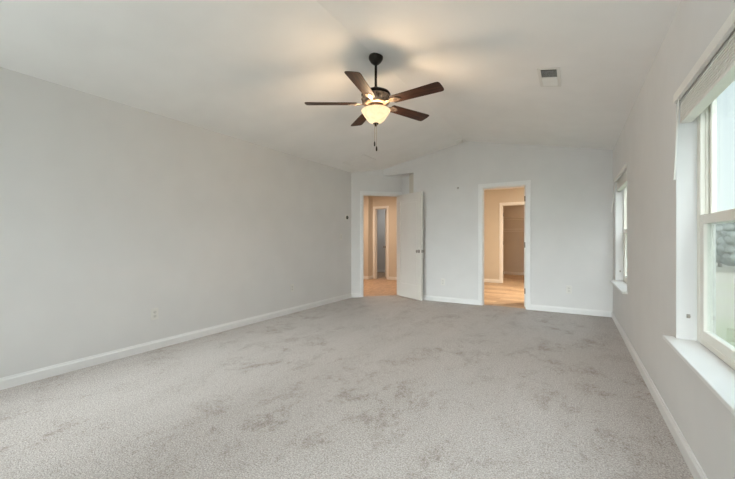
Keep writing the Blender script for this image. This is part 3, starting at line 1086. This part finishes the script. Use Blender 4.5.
LEFT_ROT = PI / 2                                       # plate on the left wall, facing +x
spots = [((L, 2.015, 0.364), LEFT_ROT, 'white outlet low on the left wall, the one nearest the viewer'),
         ((L, 4.074, 0.387), LEFT_ROT, 'white outlet low on the left wall, farther off toward the angled doorway'),
         ((-2.034, B, 0.359), 0, 'white outlet on the back wall between the open door and bathroom doorway'),
         ((-0.04, B, 0.365), 0, 'white outlet on the back wall right of the bathroom doorway'),
         ((-5.89, 10.7, 0.32), 0, 'small white outlet in the room beyond the hall doorway')]
proto = make_outlet()
for i, (loc, rz, lab) in enumerate(spots):
    o = proto if i == 0 else copy_tree(proto)
    o.location = loc; o.rotation_euler = (0, 0, rz)
    tag(o, lab, 'outlet', 'wall outlets')

sw = empty('light_switch', (L, 5.40, 1.182), (0, 0, LEFT_ROT))
tag(sw, 'white light switch on the left wall below the thermostat', 'light switch')
MB().box(-0.037, -0.0065, -0.060, 0.037, 0.0, 0.060, bevel=0.003).build('cover_plate', M['plastic'], sw)
MB().prism([(-0.0060, -0.033), (-0.0105, -0.033), (-0.0070, 0.033), (-0.0060, 0.033)], -0.0165, 0.0165, 'x').build('rocker', M['plastic_face'], sw)

th = empty('thermostat', (L, 5.586, 1.556), (0, 0, LEFT_ROT))
tag(th, 'small white thermostat with dark face on the left wall beside the angled doorway', 'thermostat')
RX90 = Matrix.Rotation(PI / 2, 4, 'X')
MB().lathe([(0, 0), (0.058, 0), (0.058, 0.008), (0.052, 0.012), (0, 0.012)], 32, RX90).build('wall_plate', M['plastic'], th)
MB().lathe([(0, 0.011), (0.034, 0.011), (0.034, 0.022), (0.030, 0.026), (0, 0.026)], 32, RX90).build('dial', M['screen_grey'], th)

pg = empty('wall_plug', (-1.759, B, 2.055))
tag(pg, 'small grey round plug high on the back wall left of the bathroom doorway', 'plug')
MB().lathe([(0, 0), (0.021, 0), (0.019, 0.004), (0.008, 0.006), (0, 0.006)], 20, RX90).build('disc', M['blemish'], pg)
MB().lathe([(0, 0.005), (0.005, 0.005), (0.005, 0.008), (0, 0.009)], 12, RX90).build('pin', M['outlet_slot'], pg)

hk = empty('wall_hook', (L, 1.94, 2.425), (0, 0, LEFT_ROT))
tag(hk, 'tiny white hook at the top of the left wall under the ceiling', 'hook')
MB().box(-0.022, -0.005, -0.010, 0.022, 0, 0.010, bevel=0.002).build('back_plate', M['plastic'], hk)
MB().tube([(0, -0.004, 0.004), (0, -0.016, 0.002), (0, -0.020, -0.006), (0, -0.017, -0.012)], 0.0025, 8).build('prong', M['plastic'], hk)


# ------------------------------------------------------------------ closet wire shelves
def make_shelf(z, label):
    root = empty('wire_shelf', (0, CLO_Y, z))
    tag(root, label, 'shelf', 'wire closet shelves')
    x0, x1, d = -2.6, 0.45, 0.305
    w = MB()
    n = 90
    for k in range(n + 1):
        x = x0 + (x1 - x0) * k / n
        w.box(x - 0.0016, -d, -0.0016, x + 0.0016, -0.004, 0.0016)
    w.build('deck_wires', M['wire'], root)
    r = MB()
    for y, zz in ((-0.006, 0), (-d * .5, -0.004), (-d, 0.0), (-d - 0.002, -0.030)):
        r.tube([(x0, y, zz), (x1, y, zz)], 0.0042, 8)
    r.build('rails', M['wire'], root)
    ro = MB().tube([(x0, -d + 0.02, -0.075), (x1, -d + 0.02, -0.075)], 0.0075, 10)
    ro.build('hang_rod', M['wire'], root)
    for x in (-2.3, -1.25, -0.2):
        br = MB().tube([(x, -0.003, -0.30), (x, -d + 0.02, -0.006)], 0.005, 8)
        br.build('brace', M['wire'], root)
    return root


make_shelf(1.84, 'upper white wire shelf on the closet back wall')
make_shelf(1.47, 'lower white wire shelf on the closet back wall')

# ------------------------------------------------------------------ outdoors
GZ = -3.3
struct(MB().box(R + RW + 0.02, -60, GZ - 0.5, 220, 260, GZ).build('ground_field', M['field']), 'pale mown field outside the window')
struct(MB().box(-160, -160, GZ - 0.55, R + RW + 0.02, 260, GZ - 0.02).build('ground_bounce', M['bounce_ground']))  # added pale ground, unseen, bounces daylight up to the ceiling
ccos, csin = math.cos(YAW), math.sin(YAW)


def tree(bearing, dist, h, seed, label):
    x, y = dist * math.sin(bearing), dist * math.cos(bearing)
    rng = random.Random(seed)
    root = empty('field_tree', (x, y, GZ))
    tag(root, label, 'tree', 'trees along the far edge of the field')
    MB().tube([(0, 0, -0.1), (0.1, 0.05, h * .3), (0.0, 0.1, h * .7)], [h * .035, h * .026, h * .01], 8).build('trunk', M['bark'], root)
    cb = MB()
    for k in range(110):
        a = rng.random() * 2 * PI
        zz = h * (0.16 + 0.80 * rng.random())
        prof_ = math.sin(PI * min(1, max(0.05, (zz / h - 0.03) / 1.0))) ** 0.6
        rr = h * 0.20 * prof_ * math.sqrt(rng.random())
        cb.ball((rr * math.cos(a), rr * math.sin(a), zz), h * (0.075 + 0.05 * rng.random()), 3, (1, 1, .9), 0.10, rng)
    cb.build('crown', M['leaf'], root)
    return root


# clear of the door casing the row runs across the window's view
tree_data = [(13.1, 68, 6.6, 'nearer hazy tree beside the sash stile in the lower pane, across the field'),
             (16.4, 70, 7.2, 'nearer hazy tree at the right edge of the photo, across the field'),
             (11.2, 79, 8.6, 'tall hazy tree at the left end of the row, behind the window frame'),
             (14.9, 80, 8.2, 'tall hazy tree standing behind and between the two nearer trees'),
             (18.4, 81, 8.6, 'tall hazy tree at the right end of the row, past the photo edge')]
for i, (bd, ds, hh, lab) in enumerate(tree_data):
    tree(math.radians(bd), ds, hh, 30 + i, lab)
